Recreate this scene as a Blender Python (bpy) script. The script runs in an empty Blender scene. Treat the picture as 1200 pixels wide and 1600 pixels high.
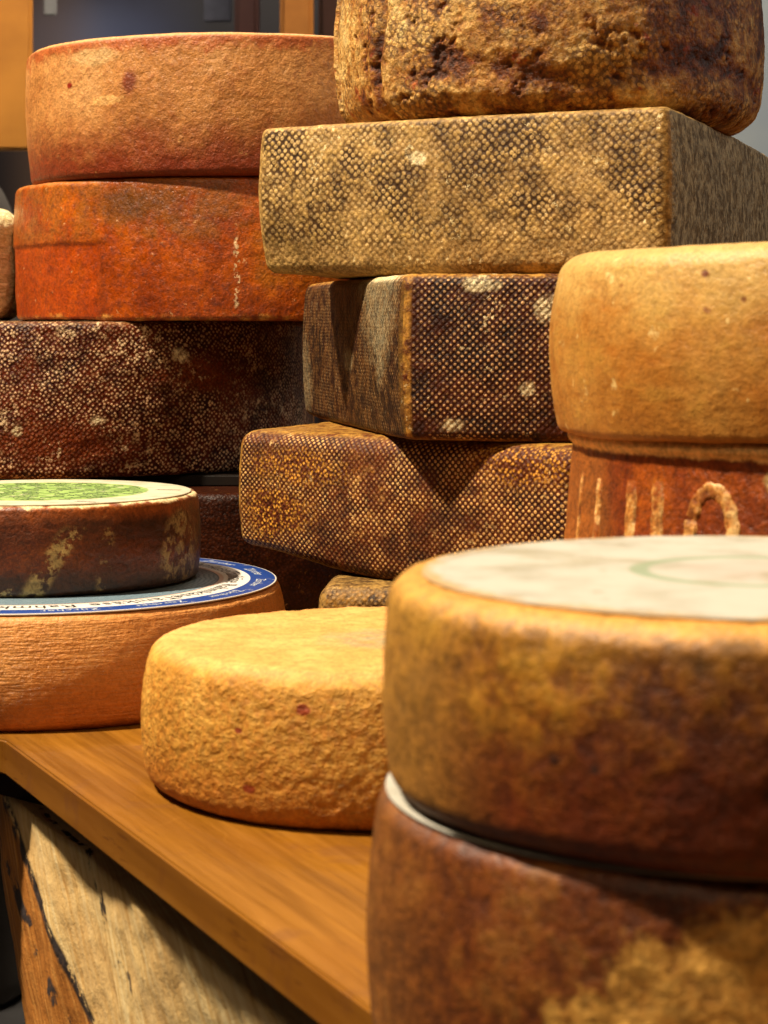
import bpy, math, random
import numpy as np
from mathutils import Vector, Matrix

random.seed(4)
scene = bpy.context.scene
COL = scene.collection
R_ = math.radians

# ------------------------------------------------------------------ camera
cam_d = bpy.data.cameras.new("camera")
cam = bpy.data.objects.new("camera", cam_d)
COL.objects.link(cam)
cam.location = (0, 0, 0.24)
cam.rotation_euler = (R_(90), 0, 0)
cam_d.sensor_fit = 'VERTICAL'
cam_d.sensor_height = 36
cam_d.sensor_width = 27
cam_d.lens = 72
cam_d.shift_y = -300 / 1600
cam_d.clip_start = 0.02
cam_d.clip_end = 60
cam_d.dof.use_dof = True
cam_d.dof.focus_distance = 1.45
cam_d.dof.aperture_fstop = 19
scene.camera = cam

# ------------------------------------------------------------------ world, lamps, exposure
world = bpy.data.worlds.new("World")
scene.world = world
world.use_nodes = True
bg = world.node_tree.nodes["Background"]
bg.inputs[0].default_value = (1.0, 0.80, 0.62, 1)
bg.inputs[1].default_value = 0.032
scene.view_settings.view_transform = 'Standard'
scene.view_settings.look = 'None'
scene.view_settings.exposure = 0.0
scene.view_settings.gamma = 1.0


def lamp(name, kind, loc, target, power, color, size=0.1, spot=None, size_y=None):
    d = bpy.data.lights.new(name, kind)
    d.energy = power
    d.color = color
    if kind == 'AREA':
        d.size = size
        if size_y:
            d.shape = 'RECTANGLE'
            d.size_y = size_y
    else:
        d.shadow_soft_size = size
    if spot:
        d.spot_size = R_(spot)
        d.spot_blend = 0.6
    o = bpy.data.objects.new(name, d)
    COL.objects.link(o)
    o.location = loc
    v = Vector(target) - Vector(loc)
    o.rotation_euler = v.to_track_quat('-Z', 'Y').to_euler()
    return o


# ceiling spot above left of the display (key), broad dim fill added from the front, cool light from the right
lamp("key_spot", 'SPOT', (-1.90, 0.62, 3.60), (0.0, 1.30, 0.15), 1900, (1.0, 0.86, 0.64), 0.11, 40)
lamp("front_fill", 'AREA', (-0.4, -1.2, 2.3), (0.0, 1.3, 0.2), 22, (1.0, 0.74, 0.44), 0.7)
lamp("cool_light", 'AREA', (2.2, 1.6, 1.3), (0.3, 1.5, 0.3), 16, (1.0, 0.96, 0.90), 0.8)
lamp("backdrop_fill", 'AREA', (0.3, 3.6, 2.8), (-0.3, 5.0, 0.9), 110, (1.0, 0.86, 0.70), 1.2)  # added fill to brighten the back wall, an unseen source

lamp("backrest_fill", 'AREA', (-1.3, 2.3, 2.2), (-0.9, 3.2, 0.2), 22, (1.0, 0.92, 0.84), 0.5)  # added fill so the grey backrest does not go black


# ------------------------------------------------------------------ numpy noise
_rng = np.random.RandomState(11)
_perm = _rng.permutation(256)
_perm = np.concatenate([_perm, _perm, _perm])
_g = _rng.normal(size=(256, 3))
_g /= np.linalg.norm(_g, axis=1)[:, None]


def perlin(p):
    p = np.asarray(p, float)
    i = np.floor(p).astype(int)
    f = p - i
    i &= 255
    u = f * f * f * (f * (f * 6 - 15) + 10)
    out = 0
    for dx in (0, 1):
        for dy in (0, 1):
            for dz in (0, 1):
                h = _perm[_perm[_perm[(i[:, 0] + dx) & 255] + ((i[:, 1] + dy) & 255)] + ((i[:, 2] + dz) & 255)]
                g = _g[h]
                d = f - np.array([dx, dy, dz])
                w = (u[:, 0] if dx else 1 - u[:, 0]) * (u[:, 1] if dy else 1 - u[:, 1]) * (u[:, 2] if dz else 1 - u[:, 2])
                out = out + w * (g * d).sum(1)
    return out


def fbm(p, scale, octv=3, seed=0.0, gain=0.5):
    p = np.asarray(p, float) * scale + seed * 7.31
    a, s, t = 1.0, 0, 0
    for _ in range(octv):
        s = s + a * perlin(p)
        t += a
        a *= gain
        p = p * 2.03 + 3.7
    return s / t * 1.6


def sstep(x, a, b):
    t = np.clip((x - a) / (b - a), 0, 1)
    return t * t * (3 - 2 * t)


# ------------------------------------------------------------------ node helper
def lin(h):
    h = h.lstrip('#')
    c = [int(h[i:i + 2], 16) / 255 for i in (0, 2, 4)]
    return tuple(((x / 12.92) if x <= 0.04045 else ((x + 0.055) / 1.055) ** 2.4) for x in c) + (1,)


class Mat:
    def __init__(s, name):
        s.mat = bpy.data.materials.new(name)
        s.mat.use_nodes = True
        s.nt = s.mat.node_tree
        s.P = s.nt.nodes["Principled BSDF"]
        s.obj = s.n('ShaderNodeTexCoord').outputs['Object']
        a = s.n('ShaderNodeAttribute')
        a.attribute_name = 'ruv'
        s.uv = a.outputs['Vector']
        a = s.n('ShaderNodeAttribute')
        a.attribute_name = 'edge'
        s.edge = a.outputs['Fac']
        a = s.n('ShaderNodeAttribute')
        a.attribute_name = 'relief'
        s.relief = a.outputs['Fac']
        sx = s.n('ShaderNodeSeparateXYZ')
        s.l(s.obj, sx.inputs[0])
        s.x, s.y, s.z = sx.outputs
        s.nrm = None

    def n(s, t):
        return s.nt.nodes.new(t)

    def l(s, a, b):
        if isinstance(a, (int, float)):
            try:
                b.default_value = a
            except TypeError:
                b.default_value = (a, a, a, 1)[:len(b.default_value)]
        elif isinstance(a, str):
            b.default_value = lin(a)
        elif isinstance(a, tuple):
            b.default_value = a
        else:
            s.nt.links.new(a, b)

    def m(s, op, a, b=None, c=None, clamp=False):
        k = s.n('ShaderNodeMath')
        k.operation = op
        k.use_clamp = clamp
        for i, v in enumerate((a, b, c)):
            if v is not None:
                s.l(v, k.inputs[i])
        return k.outputs[0]

    def step(s, v, a, b, to0=0.0, to1=1.0):
        k = s.n('ShaderNodeMapRange')
        k.interpolation_type = 'SMOOTHSTEP'
        if a > b:
            a, b, to0, to1 = b, a, to1, to0
        s.l(v, k.inputs[0])
        for i, q in enumerate((a, b, to0, to1)):
            k.inputs[i + 1].default_value = q
        return k.outputs[0]

    def mapv(s, vec, scale=(1, 1, 1), rot=(0, 0, 0), loc=(0, 0, 0)):
        k = s.n('ShaderNodeMapping')
        s.l(vec, k.inputs[0])
        k.inputs[1].default_value = loc
        k.inputs[2].default_value = rot
        k.inputs[3].default_value = scale
        return k.outputs[0]

    def noise(s, scale, detail=4, rough=0.55, vec=None, dist=0.0, color=False):
        k = s.n('ShaderNodeTexNoise')
        s.l(vec or s.obj, k.inputs['Vector'])
        k.inputs['Scale'].default_value = scale
        k.inputs['Detail'].default_value = detail
        k.inputs['Roughness'].default_value = rough
        k.inputs['Distortion'].default_value = dist
        return k.outputs['Color'] if color else k.outputs[0]

    def vor(s, scale, rand=1.0, vec=None, dims='3D', feat='F1', smooth=None, out='Distance'):
        k = s.n('ShaderNodeTexVoronoi')
        k.voronoi_dimensions = dims
        k.feature = feat
        s.l(vec or s.obj, k.inputs['Vector'])
        k.inputs['Scale'].default_value = scale
        k.inputs['Randomness'].default_value = rand
        return k.outputs[out]

    def warp(s, vec, amount, scale):
        nz = s.noise(scale, 2, 0.5, None, 0, True)
        a = s.n('ShaderNodeVectorMath')
        a.operation = 'SUBTRACT'
        s.l(nz, a.inputs[0])
        a.inputs[1].default_value = (0.5, 0.5, 0.5)
        b = s.n('ShaderNodeVectorMath')
        b.operation = 'SCALE'
        s.l(a.outputs[0], b.inputs[0])
        b.inputs[3].default_value = amount
        c = s.n('ShaderNodeVectorMath')
        c.operation = 'ADD'
        s.l(vec, c.inputs[0])
        s.l(b.outputs[0], c.inputs[1])
        return c.outputs[0]

    def mix(s, f, a, b, mode='MIX'):
        k = s.n('ShaderNodeMix')
        k.data_type = 'RGBA'
        k.blend_type = mode
        s.l(f, k.inputs[0])
        s.l(a, k.inputs[6])
        s.l(b, k.inputs[7])
        return k.outputs[2]

    def ramp(s, f, stops):
        k = s.n('ShaderNodeValToRGB')
        s.l(f, k.inputs[0])
        cr = k.color_ramp
        while len(cr.elements) < len(stops):
            cr.elements.new(0.5)
        for e, (p, c) in zip(cr.elements, stops):
            e.position = p
            e.color = lin(c)
        return k.outputs[0]

    def spot(s, c, r, rag=0.35, freq=90, soft=0.25, vec=None):
        """ragged patch of rind round local point c with half-axes r"""
        k = s.n('ShaderNodeVectorMath')
        k.operation = 'SUBTRACT'
        s.l(vec or s.obj, k.inputs[0])
        k.inputs[1].default_value = c
        q = s.n('ShaderNodeVectorMath')
        q.operation = 'DIVIDE'
        s.l(k.outputs[0], q.inputs[0])
        q.inputs[1].default_value = r
        L = s.n('ShaderNodeVectorMath')
        L.operation = 'LENGTH'
        s.l(q.outputs[0], L.inputs[0])
        nz = s.noise(freq, 4, 0.65)
        d = s.m('ADD', L.outputs['Value'], s.m('MULTIPLY', s.m('SUBTRACT', nz, 0.5), rag * 4))
        return s.step(d, 1.0 + soft, 1.0 - soft)

    def bump(s, h, strength=1.0, dist=0.001):
        k = s.n('ShaderNodeBump')
        s.l(strength, k.inputs['Strength'])
        k.inputs['Distance'].default_value = dist
        s.l(h, k.inputs['Height'])
        if s.nrm is not None:
            s.l(s.nrm, k.inputs['Normal'])
        s.nrm = k.outputs[0]

    def net(s, spacing, rand=0.15, rot=45, warp=0.0012, lo=0.18, hi=0.42, asp=(1, 1, 1)):
        v = s.warp(s.uv, warp, 40)
        v = s.mapv(v, asp, (0, 0, R_(rot)))
        d = s.vor(1.0 / spacing, rand, v, '2D')
        return s.step(d, hi, lo), d

    def done(s, col, rough=0.55, spec=0.4, grain=0.0, gamma=1.13):
        if grain:
            g = s.m('ADD', s.m('MULTIPLY', s.noise(430, 3, 0.7), 0.6), s.m('MULTIPLY', s.noise(140, 3, 0.65), 0.4))
            k = s.n('ShaderNodeVectorMath')
            k.operation = 'SCALE'
            s.l(col, k.inputs[0])
            s.l(s.step(g, 0.34, 0.62, 1 - grain, 1 + grain * 0.75), k.inputs[3])
            col = k.outputs[0]
            s.bump(g, 0.5, 0.0016)
        if gamma != 1.0:
            k = s.n('ShaderNodeGamma')
            s.l(col, k.inputs[0])
            k.inputs[1].default_value = gamma
            col = k.outputs[0]
        s.l(col, s.P.inputs['Base Color'])
        s.l(rough, s.P.inputs['Roughness'])
        s.l(spec, s.P.inputs['Specular IOR Level'])
        if s.nrm is not None:
            s.l(s.nrm, s.P.inputs['Normal'])
        return s.mat


# ------------------------------------------------------------------ mesh helpers
def link_mesh(name, verts, faces, mat, parent=None, loc=(0, 0, 0), smooth=True, attrs=None):
    me = bpy.data.meshes.new(name)
    me.from_pydata(verts if isinstance(verts, list) else verts.tolist(), [], faces if isinstance(faces, list) else faces.tolist())
    if attrs:
        for k, a in attrs.items():
            if a.ndim == 2:
                at = me.attributes.new(k, 'FLOAT_VECTOR', 'POINT')
                at.data.foreach_set('vector', np.ascontiguousarray(a, dtype=np.float32).ravel())
            else:
                at = me.attributes.new(k, 'FLOAT', 'POINT')
                at.data.foreach_set('value', np.ascontiguousarray(a, dtype=np.float32))
    if smooth:
        me.polygons.foreach_set('use_smooth', [True] * len(me.polygons))
    me.update()
    o = bpy.data.objects.new(name, me)
    COL.objects.link(o)
    if mat:
        me.materials.append(mat)
    o.location = loc
    if parent:
        o.parent = parent
    return o


def tag(o, label, cat, group=None):
    o['label'] = label
    o['category'] = cat
    if group:
        o['group'] = group
    return o


def struct(o, kind='structure'):
    o['kind'] = kind
    return o


def circle_outline(r, n=480, wob=0.0, seed=0):
    # starts at the back (+y) so that the texture seam hides there
    t = np.linspace(math.pi / 2, math.pi / 2 + 2 * math.pi, n + 1)
    N = np.stack([np.cos(t), np.sin(t)], 1)
    q = np.stack([np.cos(t), np.sin(t), np.zeros(n + 1)], 1)
    rr = r * (1 + wob * fbm(q, 1.3, 2, seed))
    return N * rr[:, None], N, np.zeros(n + 1)


def poly_outline(pts, rad, n=480, bulge=0.0):
    """rounded polygon, counter-clockwise, in local coordinates"""
    pts = [Vector(p) for p in pts]
    out = []
    m = len(pts)
    rads = rad if isinstance(rad, (list, tuple)) else [rad] * m
    for i in range(m):
        a, b, c = pts[i - 1], pts[i], pts[(i + 1) % m]
        u = (a - b).normalized()
        v = (c - b).normalized()
        ang = math.acos(max(-1, min(1, u.dot(v))))
        t = rads[i] / math.tan(ang / 2)
        ce = b + (u + v).normalized() * (rads[i] / math.sin(ang / 2))
        p0 = b + u * t
        p1 = b + v * t
        a0 = math.atan2(p0.y - ce.y, p0.x - ce.x)
        a1 = math.atan2(p1.y - ce.y, p1.x - ce.x)
        while a1 < a0:
            a1 += 2 * math.pi
        for k in range(13):
            th = a0 + (a1 - a0) * k / 12
            out.append((ce.x + rads[i] * math.cos(th), ce.y + rads[i] * math.sin(th)))
    P = np.array(out)
    # bulge the straight sides: subdivide
    Q = []
    for i in range(len(P)):
        a, b = P[i], P[(i + 1) % len(P)]
        L = np.linalg.norm(b - a)
        k = max(1, int(L / 0.004))
        d = (b - a) / max(L, 1e-9)
        nn = np.array([d[1], -d[0]])
        for j in range(k):
            t = j / k
            Q.append(a + (b - a) * t + nn * bulge * (4 * t * (1 - t)) * (1 if L > 0.03 else 0))
    Q = np.array(Q + [Q[0]])
    s = np.concatenate([[0], np.cumsum(np.linalg.norm(np.diff(Q, axis=0), axis=1))])
    ss = np.linspace(0, s[-1], n + 1)
    X = np.stack([np.interp(ss, s, Q[:, 0]), np.interp(ss, s, Q[:, 1])], 1)
    T = np.roll(X[:-1], -1, 0) - np.roll(X[:-1], 1, 0)
    T = np.vstack([T, T[:1]])
    T /= np.linalg.norm(T, axis=1)[:, None]
    N = np.stack([T[:, 1], -T[:, 0]], 1)
    # smooth the normals a little
    for _ in range(6):
        N[:-1] = (np.roll(N[:-1], 1, 0) + N[:-1] * 2 + np.roll(N[:-1], -1, 0)) / 4
        N[-1] = N[0]
    N /= np.linalg.norm(N, axis=1)[:, None]
    # nearness to a corner
    C = np.array([[p.x, p.y] for p in pts])
    cd = np.min(np.linalg.norm(X[:, None, :] - C[None], axis=2), axis=1)
    cr = np.exp(-np.clip(cd - (min(rads) * 0.15), 0, 1) ** 2 / (2 * 0.0035 ** 2))
    return X, N, cr


def profile(h, rt=0.006, rb=0.006, bulge=0.004, tin=0.0, bin_=0.0, m=90, power=2.0):
    """list of (inset, z) from bottom to top; inset grows inward"""
    pts = []
    k = 10
    for i in range(k + 1):
        a = math.pi / 2 * i / k
        pts.append((rb * (1 - math.sin(a)), rb * (1 - math.cos(a))))
    for i in range(1, 40):
        pts.append((0, rb + (h - rb - rt) * i / 40))
    for i in range(k + 1):
        a = math.pi / 2 * i / k
        pts.append((rt * (1 - math.cos(a)), h - rt + rt * math.sin(a)))
    out = []
    for ins, z in pts:
        t = z / h
        ins += -bulge * (1 - abs(2 * t - 1) ** power) + bin_ * (1 - t) + tin * t
        out.append((ins, z))
    P = np.array(out)
    s = np.concatenate([[0], np.cumsum(np.linalg.norm(np.diff(P, axis=0), axis=1))])
    ss = np.linspace(0, s[-1], m)
    return np.stack([np.interp(ss, s, P[:, 0]), np.interp(ss, s, P[:, 1])], 1)


def loaf(name, outline, prof, mat, loc=(0, 0, 0), disp=None, parent=None, capn=14, h=None):
    X, N, corner = outline
    n = len(X)
    M = len(prof)
    cen = X[:-1].mean(0)
    rows, nors, vv, edge, cap = [], [], [], [], []
    tan = np.gradient(prof, axis=0)
    tan /= np.linalg.norm(tan, axis=1)[:, None]
    s = np.concatenate([[0], np.cumsum(np.linalg.norm(np.diff(prof, axis=0), axis=1))])
    H = prof[:, 1].max()

    def ring(ins, z, nin, nz, k, v, c):
        base = X - N * ins
        p = cen + (base - cen) * k
        rows.append(np.column_stack([p, np.full(n, z)]))
        nors.append(np.column_stack([N * nin, np.full(n, nz)]))
        vv.append(np.full(n, v))
        cap.append(np.full(n, c))
        e = max(math.exp(-(H - z) / 0.004), 0.8 * math.exp(-z / 0.004))
        edge.append(np.maximum(corner, e) if c < 0.5 else np.full(n, 1.0))
    Rm = np.mean(np.linalg.norm(X - cen, axis=1))
    for j in range(1, capn + 1):
        k = 0.04 + 0.96 * j / (capn + 1)
        ring(prof[0, 0], prof[0, 1], 0, -1, k, -(1 - k) * Rm, 1.0)
    for j in range(M):
        # tangent runs bottom to top, outward normal
        ring(prof[j, 0], prof[j, 1], tan[j, 1], tan[j, 0], 1.0, s[j], 0.0)
    for j in range(1, capn + 1):
        k = 1 - 0.96 * j / (capn + 1)
        ring(prof[-1, 0], prof[-1, 1], 0, 1, k, s[-1] + (1 - k) * Rm, 1.0)
    V = np.vstack(rows)
    NR = np.vstack(nors)
    L = np.concatenate([[0], np.cumsum(np.linalg.norm(np.diff(X, axis=0), axis=1))])
    U = np.tile(L, len(rows))
    VVc = np.concatenate(vv)
    E = np.concatenate(edge)
    CP = np.concatenate(cap)
    rel = np.zeros(len(V))
    if disp is not None:
        r = disp(V, U, VVc, CP)
        if isinstance(r, tuple):
            dd, rel = r
        else:
            dd = r
        # keep the seam closed
        dd = dd.reshape(-1, n)
        dd[:, -1] = dd[:, 0]
        V = V + NR * dd.reshape(-1)[:, None]
    nr = len(rows)
    idx = np.arange(nr * n).reshape(nr, n)
    a = idx[:-1, :-1].ravel()
    b = idx[:-1, 1:].ravel()
    c = idx[1:, 1:].ravel()
    d = idx[1:, :-1].ravel()
    F = np.column_stack([a, b, c, d]).tolist()
    F.append(idx[0, :-1][::-1].tolist())
    F.append(idx[-1, :-1].tolist())
    return link_mesh(name, V, F, mat, parent, loc,
                     attrs={'ruv': np.column_stack([U, VVc, np.zeros(len(U))]), 'edge': E, 'relief': rel})


def lumpy(amp=0.0006, scale=60, octv=3, seed=0, big=0.0, bigscale=9, capk=0.3):
    def f(V, U, W, CP):
        d = amp * fbm(V, scale, octv, seed)
        if big:
            d = d + big * fbm(V, bigscale, 2, seed + 3)
        return d * (1 - CP * (1 - capk))
    return f


def box_mesh(name, lo, hi, mat, parent=None, loc=(0, 0, 0), bev=0.0):
    import bmesh
    bm = bmesh.new()
    bmesh.ops.create_cube(bm, size=1)
    for v in bm.verts:
        v.co = Vector([lo[i] + (v.co[i] + 0.5) * (hi[i] - lo[i]) for i in range(3)])
    if bev:
        bmesh.ops.bevel(bm, geom=bm.edges[:], offset=bev, segments=2, affect='EDGES')
    me = bpy.data.meshes.new(name)
    bm.to_mesh(me)
    bm.free()
    me.materials.append(mat)
    o = bpy.data.objects.new(name, me)
    COL.objects.link(o)
    o.location = loc
    if parent:
        o.parent = parent
    return o


def empty(name, loc):
    o = bpy.data.objects.new(name, None)
    COL.objects.link(o)
    o.location = loc
    return o


# ------------------------------------------------------------------ materials
def mat_wood_top():
    m = Mat("table_wood")
    # grain runs along the front edge of the board
    g = m.mapv(m.obj, (1, 1, 1), (0, 0, R_(65)))
    g1 = m.mapv(g, (2.2, 42, 30))
    g2 = m.mapv(g, (7, 190, 90))
    a = m.noise(1.0, 5, 0.6, g1, 0.6)
    b = m.noise(1.0, 4, 0.6, g2)
    f = m.m('ADD', m.m('MULTIPLY', a, 0.65), m.m('MULTIPLY', b, 0.35))
    c = m.ramp(f, [(0.28, '5f390c'), (0.42, '795013'), (0.56, '8f611a'), (0.75, 'a6762a')])
    big = m.noise(5, 3, 0.5)
    c = m.mix(m.step(big, 0.45, 0.75, 0, 0.5), c, '7a4a12')
    # thin dark pores, a few scratches and stains
    pore = m.step(m.noise(1.0, 3, 0.7, m.mapv(g, (30, 900, 300))), 0.60, 0.68)
    c = m.mix(m.m('MULTIPLY', pore, 0.5), c, '4f2a08')
    scr = m.step(m.m('ABSOLUTE', m.m('SUBTRACT', m.noise(1.0, 2, 0.4, m.mapv(m.obj, (14, 9, 1), (0, 0, 0.5))), 0.5)), 0.0016, 0.0005)
    c = m.mix(m.m('MULTIPLY', scr, 0.14), c, 'c08c40')
    st = m.step(m.noise(17, 4, 0.6), 0.56, 0.68)
    c = m.mix(m.m('MULTIPLY', st, 0.35), c, '5f340c')
    # shade of the edge face put into the colour, darker than the top
    c = m.mix(m.step(m.z, -0.0008, -0.0016, 0, 0.42), c, '5a300b')
    m.bump(f, 0.2, 0.0008)
    m.bump(pore, 0.2, -0.0004)
    return m.done(c, m.m('ADD', m.step(b, 0.3, 0.7, 0.36, 0.50), m.m('MULTIPLY', st, 0.12)), 0.3)


def mat_simple(name, c1, c2, scale=8, rough=0.6, spec=0.3, bump=0.0, bs=60):
    m = Mat(name)
    c = m.mix(m.step(m.noise(scale, 4, 0.6), 0.3, 0.7), c1, c2)
    if bump:
        m.bump(m.noise(bs, 5, 0.6), 0.6, bump)
    return m.done(c, rough, spec)


def mat_yellow():
    m = Mat("yellow_rind")
    n1 = m.noise(26, 4, 0.6)
    n2 = m.noise(240, 3, 0.6)
    c = m.ramp(n1, [(0.3, 'b28238'), (0.5, 'c29548'), (0.68, 'd0a65a')])
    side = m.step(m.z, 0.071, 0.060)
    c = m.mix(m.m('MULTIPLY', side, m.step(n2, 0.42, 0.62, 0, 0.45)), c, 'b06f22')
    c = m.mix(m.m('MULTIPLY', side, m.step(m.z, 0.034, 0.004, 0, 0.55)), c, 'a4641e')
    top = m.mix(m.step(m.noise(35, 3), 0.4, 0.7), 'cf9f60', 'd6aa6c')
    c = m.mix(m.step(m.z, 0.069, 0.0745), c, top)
    # faint grey-blue stamp on top
    st = m.spot((0.008, -0.012, 0.075), (0.036, 0.030, 0.05), 0.35, 80, 0.4)
    c = m.mix(m.m('MULTIPLY', m.m('MULTIPLY', st, m.step(m.z, 0.070, 0.074)), m.step(m.noise(90, 3), 0.35, 0.65, 0.25, 0.75)), c, '9a9a80')
    for p, r in (((-0.036, -0.118, 0.058), 0.0035), ((-0.062, -0.108, 0.019), 0.0032), ((-0.11, -0.06, 0.066), 0.002),
                 ((-0.067, -0.105, 0.046), 0.002)):
        c = m.mix(m.spot(p, (r, r * 2.5, r * 0.8), 0.25, 300), c, '8f4414')
    m.bump(m.noise(230, 4, 0.62, m.mapv(m.obj, (1, 1, 1.25))), m.step(m.z, 0.072, 0.064, 0.10, 0.9), 0.0022)
    return m.done(c, 0.62, 0.25, grain=0.22, gamma=1.25)


def mat_peach():
    m = Mat("peach_rind")
    n1 = m.noise(14, 4, 0.6)
    c = m.ramp(n1, [(0.3, 'c88a4a'), (0.5, 'da9e5a'), (0.7, 'e2ae6e')])
    c = m.mix(m.m('MULTIPLY', m.step(m.z, 0.046, 0.002), 0.6), c, 'b8681f')
    w = m.mapv(m.uv, (60, 620, 1))
    lines = m.noise(1.0, 3, 0.6, w, 0.4)
    fine = m.noise(380, 3, 0.6)
    c = m.mix(m.step(lines, 0.45, 0.65, 0, 0.3), c, 'd99b62')
    c = m.mix(m.spot((-0.01, -0.16, 0.062), (0.006, 0.02, 0.003), 0.3, 200), c, 'a3421c')
    c = m.mix(m.m('MULTIPLY', m.step(m.z, 0.060, 0.068), 0.6), c, 'd9a36c')
    m.bump(lines, 0.7, 0.0016)
    m.bump(fine, 0.6, 0.0014)
    return m.done(c, 0.45, 0.4, grain=0.14, gamma=1.28)


def mat_brown_side():
    m = Mat("brown_waxed_rind")
    w = m.mapv(m.obj, (10, 10, 34))
    n1 = m.noise(1.0, 5, 0.65, w, 0.5)
    n2 = m.noise(70, 5, 0.65)
    c = m.ramp(n1, [(0.30, '3c2012'), (0.45, '57301a'), (0.58, '743f1d'), (0.72, '8a5224')])
    c = m.mix(m.m('MULTIPLY', m.step(n2, 0.5, 0.7), 0.4), c, '4a2a18')
    c = m.mix(m.m('MULTIPLY', m.step(m.z, 0.020, 0.004), m.step(m.noise(22, 4), 0.35, 0.55, 0.3, 0.9)), c, '453428')
    # slanting cream scrape
    sl = m.mapv(m.obj, (1, 1, 1), (0, 0, 0))
    t = m.m('ADD', m.x, m.m('MULTIPLY', m.z, -0.62))
    band = m.step(m.m('ABSOLUTE', m.m('SUBTRACT', t, 0.012)), 0.010, 0.004)
    band2 = m.step(m.m('ABSOLUTE', m.m('SUBTRACT', m.m('ADD', m.x, m.m('MULTIPLY', m.z, -0.1)), 0.054)), 0.006, 0.001)
    rag = m.step(m.noise(130, 5, 0.7), 0.46, 0.56)
    rag2 = m.step(m.noise(110, 5, 0.75), 0.52, 0.6)
    c = m.mix(m.m('MULTIPLY', m.m('MULTIPLY', band, rag), m.step(m.z, 0.046, 0.036)), c, 'b29a66')
    c = m.mix(m.m('MULTIPLY', m.m('MULTIPLY', band2, rag2), 0.8), c, 'a58c5c')
    c = m.mix(m.m('MULTIPLY', m.m('MULTIPLY', m.step(m.z, 0.008, 0.002), rag2), m.step(m.x, 0.02, 0.0)), c, 'c0a877')
    c = m.mix(m.m('MULTIPLY', m.spot((0.098, -0.04, 0.020), (0.012, 0.03, 0.03), 0.3, 60), rag), c, 'a08a5c')
    # orange just under the paper and cream rim
    nn = m.noise(60, 4, 0.6)
    z2 = m.m('ADD', m.z, m.m('MULTIPLY', m.m('SUBTRACT', nn, 0.5), 0.014))
    c = m.mix(m.m('MULTIPLY', m.step(z2, 0.043, 0.052), m.step(m.noise(16, 2), 0.4, 0.6, 0.2, 0.85)), c, 'a5602a')
    c = m.mix(m.step(z2, 0.0535, 0.0555), c, 'd8c49a')
    m.bump(n2, 0.5, 0.0012)
    return m.done(c, 0.42, 0.45, grain=0.35, gamma=1.25)


def mat_fg(name, pale):
    m = Mat(name)
    n1 = m.noise(19, 5, 0.62)
    n2 = m.noise(120, 5, 0.72)
    f = m.m('ADD', m.m('MULTIPLY', n1, 0.55), m.m('MULTIPLY', n2, 0.45))
    f = m.m('ADD', m.m('MULTIPLY', m.m('SUBTRACT', f, 0.5), 1.2), 0.5)
    if not pale:
        c = m.ramp(f, [(0.36, '45220a'), (0.45, '683a0e'), (0.52, '845412'), (0.59, '9c6e20'), (0.68, 'b08638')])
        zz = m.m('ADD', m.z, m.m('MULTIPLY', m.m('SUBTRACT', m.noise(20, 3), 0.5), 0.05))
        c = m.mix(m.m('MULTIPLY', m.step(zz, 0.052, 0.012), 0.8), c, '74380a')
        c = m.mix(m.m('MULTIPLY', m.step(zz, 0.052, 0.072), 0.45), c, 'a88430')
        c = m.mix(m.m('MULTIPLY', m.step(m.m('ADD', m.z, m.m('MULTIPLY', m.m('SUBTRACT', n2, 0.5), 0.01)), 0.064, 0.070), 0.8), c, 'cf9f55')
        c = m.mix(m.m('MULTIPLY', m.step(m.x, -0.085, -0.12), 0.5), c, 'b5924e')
        for p in ((-0.077, -0.10, 0.030), (-0.066, -0.107, 0.029), (-0.02, -0.125, 0.026)):
            c = m.mix(m.spot(p, (0.0014, 0.02, 0.0014), 0.3, 200, 0.5), c, '4a2608')
    else:
        c = m.ramp(f, [(0.33, '43220a'), (0.45, '61340f'), (0.55, '7a4816'), (0.68, '916530')])
        sp = m.spot((0.045, -0.10, 0.034), (0.116, 0.12, 0.050), 0.20, 48, 0.07)
        sp2 = m.spot((-0.022, -0.125, 0.052), (0.007, 0.02, 0.007), 0.3, 90, 0.2)
        pc = m.ramp(n2, [(0.35, 'a0763a'), (0.6, 'c8a05a')])
        c = m.mix(m.m('MAXIMUM', sp, sp2), c, pc)
        c = m.mix(m.m('MULTIPLY', m.step(m.x, -0.09, -0.125), 0.35), c, '9c7440')
    m.bump(n2, 0.6, 0.002)
    return m.done(c, 0.5, 0.4, grain=0.3, gamma=1.31)


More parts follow.
